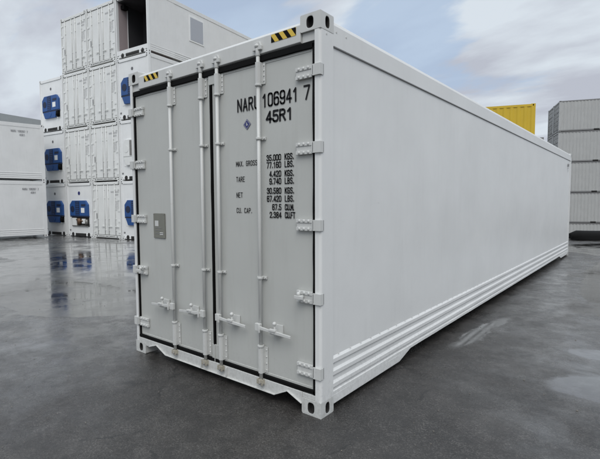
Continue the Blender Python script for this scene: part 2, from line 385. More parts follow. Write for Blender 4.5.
def asphalt():
    t = NT('wet_asphalt'); o = t.obj()
    sp = t.new('ShaderNodeSeparateXYZ')
    # warp coordinates so puddle edges wander
    nz = t.new('ShaderNodeTexNoise'); nz.inputs['Scale'].default_value = 0.9; nz.inputs['Detail'].default_value = 7; nz.inputs['Roughness'].default_value = .62
    t.L.new(o, nz.inputs['Vector'])
    sub = t.new('ShaderNodeVectorMath', operation='SUBTRACT'); t.L.new(nz.outputs['Color'], sub.inputs[0]); sub.inputs[1].default_value = (.5, .5, .5)
    scl = t.new('ShaderNodeVectorMath', operation='SCALE'); t.L.new(sub.outputs[0], scl.inputs[0]); scl.inputs['Scale'].default_value = .6
    ad = t.new('ShaderNodeVectorMath', operation='ADD'); t.L.new(o, ad.inputs[0]); t.L.new(scl.outputs[0], ad.inputs[1])
    t.L.new(ad.outputs[0], sp.inputs[0]); X, Y = sp.outputs[0], sp.outputs[1]
    def ell(cx, cy, rx, ry, rot):
        c, s = math.cos(R(rot)), math.sin(R(rot))
        dx = t.math('SUBTRACT', X, cx); dy = t.math('SUBTRACT', Y, cy)
        u = t.math('DIVIDE', t.math('ADD', t.math('MULTIPLY', dx, c), t.math('MULTIPLY', dy, s)), rx)
        v = t.math('DIVIDE', t.math('SUBTRACT', t.math('MULTIPLY', dy, c), t.math('MULTIPLY', dx, s)), ry)
        r = t.math('SQRT', t.math('ADD', t.math('MULTIPLY', u, u), t.math('MULTIPLY', v, v)))
        return t.math('SUBTRACT', 1.0, r)
    pud = None
    for e in PUDDLES:
        q = ell(*e[:5]); q = t.math('MULTIPLY', q, min(e[2], e[3]))     # signed distance-like, metres
        pud = q if pud is None else t.math('MAXIMUM', pud, q)
    # shallow dips elsewhere
    dips = t.math('MULTIPLY', t.math('SUBTRACT', t.noise(.22, 5, .55), .68), 3.0)
    pud = t.math('MAXIMUM', pud, dips)
    mask = t.ramp(t.math('ADD', t.math('MULTIPLY', pud, 4.0), .5, clamp=True), .42, .58)
    wet = None
    for e in WET:
        q = t.math('MULTIPLY', ell(*e), min(e[2], e[3])); wet = q if wet is None else t.math('MAXIMUM', wet, q)
    wet = t.math('ADD', wet, t.math('MULTIPLY', t.math('SUBTRACT', t.noise(.9, 8, .7), .5), 3.2))
    damp = t.ramp(t.math('ADD', t.math('MULTIPLY', wet, .5), .5, clamp=True), .18, .60)
    damp = t.math('MAXIMUM', damp, mask)
    agg = t.new('ShaderNodeTexVoronoi'); agg.inputs['Scale'].default_value = 95; t.L.new(o, agg.inputs['Vector'])
    fine = t.ramp(t.noise(85, 6, .8), .36, .66); mid = t.noise(1.1, 7, .62); big = t.noise(.3, 4, .55)
    c1 = t.mix(fine, (.010, .0095, .0090, 1), (.048, .0445, .0420, 1))
    c1 = t.mix(t.math('MULTIPLY', t.ramp(mid, .42, .62), .55), c1, (.066, .060, .056, 1))
    c1 = t.mix(t.ramp(big, .38, .66), c1, t.mix(fine, (.018, .017, .016, 1), (.080, .073, .065, 1)))
    ag2 = t.new('ShaderNodeTexVoronoi'); ag2.inputs['Scale'].default_value = 130; t.L.new(o, ag2.inputs['Vector'])
    bw = t.new('ShaderNodeSeparateColor'); t.L.new(ag2.outputs['Color'], bw.inputs[0])
    c1 = t.mix(t.math('MULTIPLY', t.ramp(bw.outputs[0], .62, .95), .65), c1, (.115, .108, .10, 1))
    # pale grit and pebbles
    grit = t.new('ShaderNodeTexVoronoi'); grit.inputs['Scale'].default_value = 17; t.L.new(o, grit.inputs['Vector']); grit.inputs['Randomness'].default_value = 1
    gr = t.math('MULTIPLY', t.math('LESS_THAN', grit.outputs['Distance'], .07), t.math('GREATER_THAN', t.noise(3.3, 2), .58))
    c1 = t.mix(t.math('MULTIPLY', gr, .8), c1, (.26, .24, .21, 1))
    pat = t.ramp(t.noise(4.5, 8, .72), .40, .60)
    c1 = t.mix(t.math('MULTIPLY', pat, .6), c1, (.012, .0115, .011, 1))
    # crack and seam lines
    cw = t.noise(1.4, 6, .7)
    vc = t.new('ShaderNodeTexVoronoi', feature='DISTANCE_TO_EDGE'); vc.inputs['Scale'].default_value = .55; t.L.new(ad.outputs[0], vc.inputs['Vector'])
    cra = t.math('MULTIPLY', t.math('LESS_THAN', vc.outputs['Distance'], .006), t.math('GREATER_THAN', cw, .52))
    c1 = t.mix(t.math('MULTIPLY', cra, .6), c1, (.012, .012, .012, 1))
    dark = t.mix(.5, c1, (.022, .021, .02, 1))
    t.L.new(t.mix(t.math('MULTIPLY', mask, .8), c1, dark), t.b.inputs['Base Color'])
    rough = t.math('ADD', .22, t.math('MULTIPLY', t.ramp(t.noise(1.5, 8, .72), .40, .60), .30))
    rough = t.math('SUBTRACT', rough, t.math('MULTIPLY', damp, .14))
    blot = t.ramp(t.noise(2.6, 8, .74, dist=.4), .42, .58)
    cwt = t.math('ADD', .08, t.math('MULTIPLY', damp, t.math('ADD', .50, t.math('MULTIPLY', blot, .50))))
    t.L.new(t.math('MAXIMUM', t.math('ADD', cwt, t.math('MULTIPLY', blot, .10)), mask), t.b.inputs['Coat Weight'])
    film = t.math('ADD', .035, t.math('MULTIPLY', t.ramp(t.noise(1.6, 7, .72), .44, .60), .17))
    mr = t.new('ShaderNodeMix', data_type='FLOAT'); t.L.new(mask, mr.inputs[0]); t.L.new(rough, mr.inputs[2]); t.L.new(film, mr.inputs[3])
    t.L.new(mr.outputs[0], t.b.inputs['Roughness'])
    t.b.inputs['IOR'].default_value = 1.5
    t.b.inputs['Coat IOR'].default_value = 1.5; t.L.new(mr.outputs[0], t.b.inputs['Coat Roughness'])
    h = t.math('ADD', t.math('MULTIPLY', agg.outputs['Distance'], .7), t.math('MULTIPLY', fine, 1.0))
    h = t.math('ADD', h, t.math('MULTIPLY', t.noise(7, 5, .6), 1.4))
    h = t.math('MULTIPLY', h, t.math('SUBTRACT', 1.0, t.math('MULTIPLY', mask, .975)))
    nb = t.bump(h, .36, .006)
    nb = t.bump(t.noise(3.5, 3, .55), .10, .012, nb)
    t.L.new(nb, t.b.inputs['Normal'])
    return t.m
WET = [(-11, .6, 8.5, 3.6, -8), (2.6, 8, 2.3, 7.5, 0), (1.9, 2.4, .9, 1.3, 0), (-20, 4, 12, 6, 0)]
PUDDLES = [(-8.2, 2.0, 4.6, 2.1, -12), (-13.5, 5.0, 5.5, 2.6, -5), (2.0, 2.02, .98, .42, 20), (1.85, 3.05, .75, .22, 25),
           (1.9, 8.5, 1.15, 4.8, 2), (.27, 2.95, .115, .82, -7), (2.6, 5.4, 1.3, 1.2, 0), (2.5, 15, 3.2, 2.8, 10)]
tag(g.build('ground', asphalt()), kind='structure')

# ------------------------------------------------------------------ main container
WID, HGT, LEN = 2.438, 2.896, 12.192
main = tag(empty('reefer_container', (0, 0, 0)), 'long grey-white refrigerated container in the foreground, closed doors lettered with number and weights', 'shipping container')
for (x, sx) in ((0, -1), (-WID, 1)):
    for (y, sy) in ((0, 1), (LEN, -1)):
        for z in (0, HGT-.118): casting(main, x, y, z, sx, sy, z > 1, M['frame'], bevel=.009)
def rounded_post(x, sx, y, sy, name='corner_post'):
    # L shaped post with rounded outer corner, profile in x,y
    p = []; r = .022
    w_, d_ = .052, .16
    loc = [(w_, 0)] + [(r-r*math.sin(R(a)), r-r*math.cos(R(a))) for a in range(0, 91, 15)] + [(0, d_), (.012, d_), (.012, .03), (w_, .03)]
    pts = [(x+sx*(a+.0015), y+sy*(b+.0015)) for a, b in loc]
    mb = MB(); mb.prism(pts, 'z', .118, HGT-.118)
    for f in mb.b.faces: f.smooth = False
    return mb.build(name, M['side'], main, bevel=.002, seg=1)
for (x, sx) in ((0, -1), (-WID, 1)):
    rounded_post(x, sx, 0, 1); rounded_post(x, sx, LEN, -1)
# dark back plane behind the door gaps
MB().box(-WID+.052, .045, .12, -.052, .075, 2.73).build('door_gasket', M['rubber'], main)
def seal_strip(horizontal, u0, u1, v0, v1):
    # soft rubber seal, slightly wavy
    mb = MB(); K = 60; A = []
    for k in range(K+1):
        u = u0+(u1-u0)*k/K; w_ = .0035*noise.noise(Vector((u*5, v0*9, 0)))
        f_ = [(v0+w_, .046), (v0+w_, .012), (v0+w_+.004, .007), (v1+w_*.5-.004, .007), (v1+w_*.5, .012), (v1+w_*.5, .046)]
        A.append([mb.b.verts.new((u, y, v) if horizontal else (v, y, u)) for v, y in f_])
    for k in range(K):
        for q in range(5): mb.face((A[k][q], A[k+1][q], A[k+1][q+1], A[k][q+1]), 0, False)
    mb.face(A[0]); mb.face(A[-1]); return mb.build('door_seal', M['rubber'], main)
seal_strip(True, -WID+.06, -.06, .1615, .192); seal_strip(True, -WID+.06, -.06, 2.660, 2.708)
seal_strip(False, .16, 2.69, -.079, -.061); seal_strip(False, .16, 2.69, -WID+.061, -WID+.079); seal_strip(False, .32, 2.58, -1.1880, -1.170)
# header: slightly sloping box beam with a drip lip
mb = MB(); mb.prism([(.0, 2.718), (.0, 2.835), (.02, 2.858), (.10, 2.862), (.10, 2.735), (.03, 2.706)], 'x', -WID+.178, -.178)
hd = mb.build('door_header', M['frame'], main, bevel=.003)
for xa, xb in ((-WID+.054, -2.262), (-.176, -.054)): MB().box(xa, .02, 2.712, xb, .05, 2.777).build('header_gusset', M['frame'], main, bevel=.002)
# sill
out = [(-2.262, .157), (-2.262, .085), (-2.19, .088), (-2.055, .130), (-1.90, .062), (-.45, .062), (-.315, .128), (-.176, .07), (-.176, .157)]
sill = MB(); sill.prism(out, 'y', .004, .016, M['frame'])
lip = [(-2.19, .088), (-2.055, .130), (-1.90, .062), (-.45, .062), (-.315, .128), (-.176, .07)]
for a, b in zip(lip, lip[1:]):
    q = [(a[0], a[1]), (b[0], b[1]), (b[0], b[1]+.007), (a[0], a[1]+.007)]
    sill.prism(q, 'y', -.012, .06, M['frame'])
sill.box(-WID+.054, .006, .1195, -2.263, .030, .156, M['frame']); sill.box(-.175, .006, .1195, -.054, .030, .156, M['frame'])
sill.box(-1.9, .06, .055, -.45, .075, .15, M['frame'])
door_sill = sill.build('door_sill', None, main, bevel=.002, seg=1)
for xg in (-1.345, -1.005): MB().prism([(.004, .155), (-.014, .15), (-.014, .069), (.004, .069)], 'x', xg-.005, xg+.005).build('sill_gusset', M['frame'], main)
# hazard stickers
def hazard(x0, x1, z0, z1, y, n, parent):
    mb = MB(); mb.box(x0, y, z0, x1, y+.0006, z1, M['hyellow'])
    i = mb.mi(M['rubber']); w_ = (x1-x0)/(n*1.0)
    for k in range(n+1):
        a = x0+(k-.55)*w_; sh = (z1-z0)*.75
        poly = [(a+sh, z0), (a+sh+w_*.48, z0), (a+w_*.48, z1), (a, z1)]
        # clip in x
        def clip(P, lim, keep):
            o = []
            for u, v in zip(P, P[1:]+P[:1]):
                iu, iv = keep(u[0]), keep(v[0])
                if iu: o.append(u)
                if iu != iv:
                    t = (lim-u[0])/(v[0]-u[0]); o.append((lim, u[1]+t*(v[1]-u[1])))
            return o
        poly = clip(poly, x0, lambda q: q >= x0)
        if len(poly) > 2: poly = clip(poly, x1, lambda q: q <= x1)
        if len(poly) > 2: mb.face([mb.b.verts.new((p[0], y-.0006, p[1])) for p in poly], i)
    return mb.build('hazard_sticker', None, parent)
hazard(-2.155, -1.915, 2.772, 2.828, -.0022, 3, hd)
hazard(-.455, -.215, 2.772, 2.830, -.0022, 3, hd)

# doors
DY = .028           # outer face of the door leaves
def door(x0, x1, z0, z1, rods, hdir, hinge_side):
    mb = MB()
    # gently dished panel made as a grid so that reflections are not perfectly flat
    nx, nz = 22, 48
    gv = []
    for i in range(nx+1):
        col = []
        for j in range(nz+1):
            x = x0+(x1-x0)*i/nx; z = z0+(z1-z0)*j/nz
            e = min(1, 6*min(i/nx, 1-i/nx))*min(1, 12*min(j/nz, 1-j/nz))
            col.append(mb.b.verts.new((x, DY+e*.003*noise.noise(Vector((x*2.1, 3.3, z*1.4))), z)))
        gv.append(col)
    for i in range(nx):
        for j in range(nz): mb.face((gv[i][j], gv[i+1][j], gv[i+1][j+1], gv[i][j+1]), 0, True)
    mb.box(x0, DY+.004, z0, x1, DY+.03, z1)
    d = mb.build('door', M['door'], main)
    # folded edge strips
    e = MB()
    e.box(x0, DY-.004, z0, x0+.018, DY+.02, z1); e.box(x1-.018, DY-.004, z0, x1, DY+.02, z1)
    e.box(x0+.018, DY-.004, z0, x1-.018, DY+.02, z0+.02); e.box(x0+.018, DY-.004, z1-.02, x1-.018, DY+.02, z1)
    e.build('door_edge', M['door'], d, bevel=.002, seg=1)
    # hinges
    s_ = 1 if hinge_side == 'r' else -1
    xe = -.002 if s_ > 0 else -WID+.002          # outer end on the post
    xi = xe - s_*.222
    for k, (za, zb) in enumerate(((2.455, 2.545), (1.92, 2.012), (1.368, 1.458), (.835, .928), (.285, .382))):
        h = MB()
        h.box(xi, DY-.020, za+.012, xe-s_*.062, DY-.004, zb-.012, M['frame'])
        h.box(xe-s_*.062, -.012, za+.006, xe+s_*.006, .0005, zb-.006, M['frame'])
        h.box(xe+s_*.0035, .0005, za+.006, xe+s_*.0065, .028, zb-.006, M['frame'])
        h.box(xe-s_*.070, -.012, za+.012, xe-s_*.056, DY-.004, zb-.012, M['frame'])
        h.box(xe+s_*.003, .028, za+.008, xe+s_*.005, .034, zb-.008, M['hole'])
        for zc in (za+.016, zb-.016):
            h.box(xi-s_*.003, DY-.026, zc-.013, xe-s_*.075, DY-.004, zc+.013, M['frame'])
        for q in range(3):
            for zc in (za+.016, zb-.016):
                h.ball((xi+s_*(.028+q*.042), DY-.026, zc), .0115, M['frame'], sc=(1, .6, 1))
        hg = h.build('hinge', None, d, bevel=.003, seg=2)
        if k == 3:   # handle hold-back on the fourth hinge
            t = MB(); t.tube((xi+s_*.06, DY-.03, za+.05), (xi+s_*.06, DY-.075, za+.05), .013); t.box(xi+s_*.02, DY-.085, za+.038, xi+s_*.10, DY-.072, za+.062)
            t.ball((xi+s_*.045, DY-.06, za+.072), .016)
            t.build('door_holdback', M['frame'], hg, bevel=.002)
    # lock rods
    for xr in rods:
        yr = DY-.034
        r_ = MB(); r_.tube((xr, yr, .145), (xr, yr, 2.775), .0145, 20)
        rod = r_.build('locking_bar', M['frame'], d)
        b = MB()
        for (za, zb, zc) in ((.205, .42, .428), (2.49, 2.655, 2.482)):
            b = MB()
            b.prism([(xr-.021, DY-.003), (xr-.021, yr-.002), (xr-.013, yr-.018), (xr+.013, yr-.018), (xr+.021, yr-.002), (xr+.021, DY-.003)], 'z', za, zb)
            b.box(xr+.020, DY-.008, za, xr+.050, DY-.003, zb)
            for q in range(4):
                b.ball((xr+.038, DY-.009, za+.025+q*(zb-za-.05)/3.0), .007)
            b.tube((xr, yr, zc-.008), (xr, yr, zc+.008), .027, 16)
            b.build('bar_housing', M['frame'], d, bevel=.002)
        for zc in (2.075, .98):
            b = MB()
            b.tube((xr, yr, zc-.009), (xr, yr, zc+.009), .024, 16); b.box(xr-.05, DY-.012, zc-.012, xr+.05, DY-.003, zc+.012)
            b.box(xr-.012, DY-.03, zc-.010, xr+.012, DY-.004, zc+.010)
            for q in (-.038, .038): b.tube((xr+q, DY-.012, zc), (xr+q, DY-.022, zc), .008, 8)
            b.build('bar_bracket', M['frame'], d, bevel=.0015)
        # cam and keeper at the sill (bare zinc) and at the header (painted)
        cm = MB()
        cm.box(xr-.030, -.030, .118, xr-.020, .004, .158, M['zinc']); cm.box(xr+.020, -.030, .112, xr+.030, .004, .158, M['zinc'])
        cm.prism([(xr-.018, .155), (xr-.024, .132), (xr-.004, .118), (xr+.018, .126), (xr+.016, .158)], 'y', -.032, -.006, M['zinc'])
        cm.tube((xr-.034, -.016, .125), (xr+.036, -.016, .122), .0075, 8, M['steel'])
        cm.ball((xr+.012, -.034, .13), .010, M['steel']); cm.tube((xr-.01, -.03, .16), (xr+.028, -.036, .112), .004, 6, M['steel'])
        cm.tube((xr, yr, .15), (xr, yr, .205), .0135, 14, M['zinc'])
        cm.build('cam_lock', None, d, bevel=.002)
        ck = MB(); ck.prism([(xr-.045, 2.742), (xr-.045, 2.772), (xr-.028, 2.802), (xr+.028, 2.802), (xr+.045, 2.772), (xr+.045, 2.742)], 'y', -.022, -.0005)
        ck.tube((xr, yr, 2.70), (xr, yr, 2.77), .019, 14); ck.ball((xr, yr-.004, 2.775), .024, sc=(1.1, 1, .8))
        ck.build('cam_keeper', M['frame'], d, bevel=.003)
        # handle: lever swinging away from the bar, catch and seal hasp
        hd_ = MB(); z0_ = .592; L_ = .335
        P = [(xr, yr-.02, z0_), (xr+hdir*.03, yr-.046, z0_), (xr+hdir*.16, yr-.046, z0_-.010), (xr+hdir*L_, yr-.030, z0_-.026)]
        for a, b_ in zip(P, P[1:]):
            v = [(a[0], a[1]-.006, a[2]), (b_[0], b_[1]-.006, b_[2])]
            pr = []
            i_ = hd_.mi(M['frame'])
            q = []
            for (c_, hh) in ((a, .013), (b_, .011)):
                q.append([hd_.b.verts.new((c_[0], c_[1]+dy_, c_[2]+dz_)) for dy_, dz_ in ((-.006, -hh), (-.006, hh), (.006, hh), (.006, -hh))])
            for k in range(4): hd_.face((q[0][k], q[0][(k+1) % 4], q[1][(k+1) % 4], q[1][k]), i_)
            hd_.face(q[0][::-1], i_); hd_.face(q[1], i_)
        hd_.box(xr-.028, yr-.040, z0_-.034, xr+.028, yr-.014, z0_+.026, M['frame'])
        hd_.tube((xr+hdir*.03, yr-.05, z0_-.04), (xr+hdir*.03, yr-.05, z0_+.03), .009, 10, M['frame'])
        hl = hd_.build('door_handle', None, rod if False else d, bevel=.003)
        ct = MB(); xc = xr+hdir*.165
        ct.box(xc-.05, DY-.012, z0_-.052, xc+.05, DY-.003, z0_+.034)
        ct.box(xc-.04, yr-.030, z0_-.040, xc+.04, DY-.01, z0_-.028)
        ct.tube((xc+.012, yr-.028, z0_-.03), (xc+.012, yr-.03, z0_+.045), .0085, 10); ct.ball((xc+.012, yr-.032, z0_+.052), .017)
        ct.box(xc-.03, yr-.058, z0_-.006, xc+.035, yr-.030, z0_+.010)
        ct.build('handle_catch', M['frame'], d, bevel=.002)
    return d
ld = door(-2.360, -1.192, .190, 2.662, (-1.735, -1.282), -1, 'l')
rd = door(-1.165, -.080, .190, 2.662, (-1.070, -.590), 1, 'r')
# astragal pieces at the middle seam, top and bottom
ac = MB(); ac.box(-1.204, DY-.014, 2.585, -1.118, DY-.0045, 2.705); ac.build('seam_cover', M['door'], rd, bevel=.003)
ac = MB(); ac.box(-1.212, DY-.016, .150, -1.128, DY-.0045, .318); ac.box(-1.175, DY-.022, .150, -1.165, DY-.016, .315); ac.build('seam_cover', M['door'], rd, bevel=.003)
# lettering
YT = DY-.0040
def inscribe(*a, **k): tx = MB(); text(tx, *a, **k); tx.build('lettering', M['ink'], rd)
inscribe('NARU', -.852, 2.312, .106, .041, .0645, .0140, YT)
inscribe('106941', -.575, 2.312, .106, .041, .0615, .0140, YT)
inscribe('7', -.162, 2.312, .106, .046, .06, .0140, YT)
inscribe('45R1', -.535, 2.188, .094, .050, .0695, .0165, YT)
rows = [('35.000', 'KGS.'), ('77.160', 'LBS.'), ('4.420', 'KGS.'), ('9.740', 'LBS.'), ('30.580', 'KGS.'), ('67.420', 'LBS.'), ('67.5', 'CU.M.'), ('2.384', 'CU.FT')]
for (a, b), z in zip(rows, (1.921, 1.865, 1.797, 1.740, 1.667, 1.606, 1.541, 1.481)):
    inscribe(a, -.392, z-.024, .049, .0185, .0275, .0078, YT, align='r')
    inscribe(b, -.350, z-.024, .049, .0175 if len(b) < 5 else .0155, .0265 if len(b) < 5 else .0225, .0078, YT)
for a, z in (('MAX. GROSS', 1.893), ('TARE', 1.767), ('NET', 1.638), ('CU. CAP.', 1.511)):
    inscribe(a, -.880, z-.020, .043, .0165, .0260, .0052, YT)
lg = MB(); cx, cz = -.748, 2.205
i1 = lg.mi(M['navy']); i2 = lg.mi(M['door'])
def dia(r, y, i, sq=1.0): lg.face([lg.b.verts.new((cx+r*a*sq, y, cz+r*b)) for a, b in ((1, 0), (0, 1.0), (-1, 0), (0, -1.0))], i)
dia(.043, YT, i1); dia(.0375, YT-.0006, i2); dia(.0335, YT-.0012, i1)
for (ox, oz, r, sx) in ((-.003, .009, .0085, .7), (.0, -.004, .010, 1.1)):
    lg.face([lg.b.verts.new((cx+ox+math.cos(R(a))*r*sx, YT-.0018, cz+oz+math.sin(R(a))*r*.6)) for a in range(0, 360, 30)], i2)
lg.build('diamond_emblem', None, rd)
# data plate
pl = MB(); pl.box(-2.085, DY-.010, 1.228, -1.895, DY-.0045, 1.472, M['plate']); pl.box(-2.06, DY-.0115, 1.345, -2.0, DY-.0105, 1.40, M['frame'])
for z in (1.27, 1.30, 1.325): pl.box(-2.06, DY-.0115, z, -1.95+.03*math.sin(z*90), DY-.0108, z+.006, M['joint'])
pl.box(-1.98, DY-.0115, 1.26, -1.925, DY-.0105, 1.285, M['frame'])
for a, b in ((-2.077, 1.236), (-1.903, 1.236), (-2.077, 1.464), (-1.903, 1.464)): pl.ball((a, DY-.011, b), .005, M['steel'])
pl.build('data_plate', None, ld, bevel=.0015)

# side walls with three pressed ribs near the floor
prof = [(.012, 2.702), (.012, 2.3), (.012, 1.9), (.012, 1.5), (.012, 1.15), (.012, .85), (.012, .62), (.012, .445)]
for zc in (.395, .300, .205):
    prof += [(.012, zc+.026), (.000, zc+.006), (.000, zc-.022), (.014, zc-.040)]
prof += [(.014, .155), (.004, .148), (.004, .121)]
def side(x, s):
    mb = MB(); ny = 150; grid = []
    y0, y1 = .158, LEN-.158
    pp = []
    for a, b in zip(prof, prof[1:]):
        n_ = max(1, int(abs(a[1]-b[1])/.11))
        for k in range(n_): pp.append((a[0]+(b[0]-a[0])*k/n_, a[1]+(b[1]-a[1])*k/n_))
    pp.append(prof[-1])
    for j in range(ny+1):
        y = y0+(y1-y0)*(j/ny)**1.25; col = []
        for (d, z) in pp:
            e = min(1, max(0, (z-.45)/.15))*min(1, max(0, (2.70-z)/.1))*min(1, (y-y0)/.2)*min(1, (y1-y)/.2)
            off = e*(.0055*noise.noise(Vector((y*.9, z*1.1, 7.7+s)))+.0022*noise.noise(Vector((y*4, z*4, 1.7))))
            # shallow scuff dent
            dd = ((y-1.15)/.22)**2+((z-2.07-.18*(y-1.15))/.025)**2
            off += -.003*math.exp(-dd) if s > 0 else 0
            wob = .002*noise.noise(Vector((y*3, z*8, 2.2))) if z < .45 else 0
            col.append(mb.b.verts.new((x-s*(d+.002)+s*(off+wob), y, z)))
        grid.append(col)
    for j in range(ny):
        for k in range(len(pp)-1): mb.face((grid[j][k], grid[j+1][k], grid[j+1][k+1], grid[j][k+1]), 0, pp[k][1] > .46)
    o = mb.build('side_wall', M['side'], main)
    for (ya, yb, yc) in ((.16, 1.29, 1.55), (LEN-.16, LEN-1.29, LEN-1.55)):
        xa, xb = x-s*.022, x-s*.006
        P = [(ya, .1215), (ya, .052), (yb, .052), (yc, .1215)]
        MB().prism(P, 'x', xa, xb).build('rail_skirt', M['side'], main, bevel=.003)
    tr = MB(); tr.prism([(x-s*.002, 2.694), (x-s*.002, 2.84), (x-s*.012, 2.868), (x-s*.05, 2.882), (x-s*.10, 2.882), (x-s*.10, 2.694)], 'y', .16, LEN-.16)
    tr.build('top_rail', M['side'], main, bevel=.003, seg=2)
    br = MB(); br.box(x-s*.03, .16, .1205, x-s*.14, LEN-.16, .14); br.build('bottom_rail', M['frame'], main)
    rr = MB()
    for k in range(72):
        yy = .24+k*.165
        for zz_ in (.427,): rr.ball((x-s*.0045, yy+.02*noise.noise(Vector((k*3.1, 0, 0))), zz_), .0055, None, 8, (.6, 1.5, .8))
    rr.build('rivet_row', M['frame'], main)
    sm = MB(); sm.box(x-s*.004, .17, 2.689, x-s*.012, LEN-.17, 2.6935); sm.build('wall_seam', M['joint'], main)
    for yy, zz_ in ((.075, 2.755), (.20, 2.80), (.33, 2.80)):
        MB().tube((x-s*.004, yy, zz_), (x+s*.001, yy, zz_), .007, 10).build('rivet', M['frame'], main)
side(0, 1); side(-WID, -1)
mk = MB(); text(mk, '45R1', 11.50, 2.50, .085, .05, .075, .016, (.0015, 0, 0), dx=(0, 1, 0)); text(mk, '7', 11.56, 2.36, .11, .05, .07, .018, (.0015, 0, 0), dx=(0, 1, 0))
mk.build('side_marking', M['ink'], main)
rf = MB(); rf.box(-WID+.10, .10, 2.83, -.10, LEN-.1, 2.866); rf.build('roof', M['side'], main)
fe = MB(); fe.box(-WID+.05, LEN-.05, .12, -.05, LEN-.03, 2.86); fe.build('front_wall', M['side'], main)
uf = MB(); uf.box(-WID+.14, .08, .15, -.14, LEN-.06, .19)
for k in range(30): uf.box(-WID+.05, .45+k*.39, .125, -.05, .52+k*.39, .15)
for xx in (-1.9, -.6): uf.box(xx-.03, .2, .10, xx+.03, LEN-.2, .149)
uf.build('underframe', M['under'], main)

# ------------------------------------------------------------------ background reefers (shared prototypes)
BW, BH, BL = 2.28, 2.896, 12.192
def shell(root, paintm, sidem, open_front=False):
    """body of a background reefer: local x across the end, y backwards, z up"""
    b = MB()
    b.box(.02, .10 if not open_front else 1.6, .14, BW-.02, BL-.03, 2.86)
    b.build('body', sidem, root)
    ri = MB()
    for xs_ in (.0, BW):
        s = 1 if xs_ == 0 else -1
        ri.box(xs_+s*.004, .16, 2.70, xs_+s*.07, BL-.16, 2.884)
        ri.box(xs_+s*.004, .16, .10, xs_+s*.07, BL-.16, .16)
        for zc in (.40, .30, .21): ri.box(xs_+s*.006, .16, zc-.02, xs_+s*.025, BL-.16, zc+.02)
        if open_front: ri.box(xs_+s*.012, .12, .14, xs_+s*.05, 1.62, 2.71)
    ri.build('side_rail', sidem, root, bevel=.004, seg=1)
    f = MB()
    f.box(.002, .002, .118, .062, .14, BH-.118); f.box(BW-.062, .002, .118, BW-.002, .14, BH-.118)
    f.box(.16, .004, BH-.17, BW-.16, .12, BH-.03)
    f.box(.17, .006, .045, BW-.17, .12, .165)
    f.build('end_frame', paintm, root, bevel=.004, seg=1)
    for (x, sx) in ((0, 1), (BW, -1)):
        for z in (0, BH-.118):
            casting(root, x, 0, z, sx, 1, z > 1, paintm, bevel=0)
            c_ = MB().box(x, BL, z, x+sx*.17, BL-.16, z+.118); c_.build('corner_casting', paintm, root)
def make_door_end(name='reefer_container'):
    root = empty(name); shell(root, M['white2'], M['whiteside'])
    g_ = MB().box(.064, .07, .15, BW-.064, .09, 2.76); g_.build('door_gasket', M['rubber'], root)
    for n_, (x0, x1) in enumerate(((.082, BW/2-.012), (BW/2+.012, BW-.082))):
        d = MB().box(x0, .03, .19, x1, .068, 2.70).build('door', M['white2'], root, bevel=.006, seg=1)
        for zc in (.34, .88, 1.42, 1.96, 2.5):
            h = MB()
            s = -1 if n_ == 0 else 1; xa = x0 if n_ == 0 else x1
            h.box(xa-s*.15, .012, zc-.045, xa+s*.075, .0295, zc+.045)
            h.build('hinge', M['white2'], d)
        wd = x1-x0
        for k, fx in enumerate((.30, .86) if n_ == 0 else (.14, .66)):
            xr = x0+wd*fx
            r_ = MB(); r_.tube((xr, .008, .12), (xr, .008, 2.80), .017, 8)
            for zc in (.42, 1.0, 2.05, 2.48): r_.box(xr-.045, .0, zc-.018, xr+.045, .029, zc+.018)
            r_.box(xr-.03, -.012, .09, xr+.03, .004, .15); r_.box(xr-.04, -.012, 2.76, xr+.04, .003, 2.81)
            r_.build('locking_bar', M['white2'], d)
            s = -1 if n_ == 0 else 1
            hh = MB(); hh.box(xr, -.022, .60, xr+s*.28, -.008, .63, M['white2']); hh.box(xr+s*.12, -.016, .575, xr+s*.17, .03, .65, M['white2'])
            hh.build('door_handle', None, d)
        if n_ == 0: MB().box(x0+.18, .024, .98, x0+.31, .0292, 1.28).build('data_plate', M['joint'], d)
        else:
            t = MB()
            text(t, 'NARU', x0+.36, 2.30, .10, .045, .066, .013, .0285); text(t, '106267', x0+.64, 2.30, .10, .045, .066, .013, .0285)
            text(t, '45R1', x0+.70, 2.16, .09, .05, .07, .014, .0285)
            for k, (a, b) in enumerate(rows):
                text(t, a, x0+.82, 1.85-k*.062, .042, .021, .029, .006, .0285, align='r'); text(t, b[:3].replace('.', ' '), x0+.86, 1.85-k*.062, .042, .021, .029, .006, .0285)
            t.build('lettering', M['paleink'], d)
    sl = MB()
    sl.box(.30, -.002, .098, BW-.30, .005, .118, M['rubber']); sl.box(.26, -.003, .088, .34, .005, .128, M['rubber']); sl.box(BW-.34, -.003, .088, BW-.26, .005, .128, M['rubber'])
    sl.build('sill_recess', None, root)
    return root
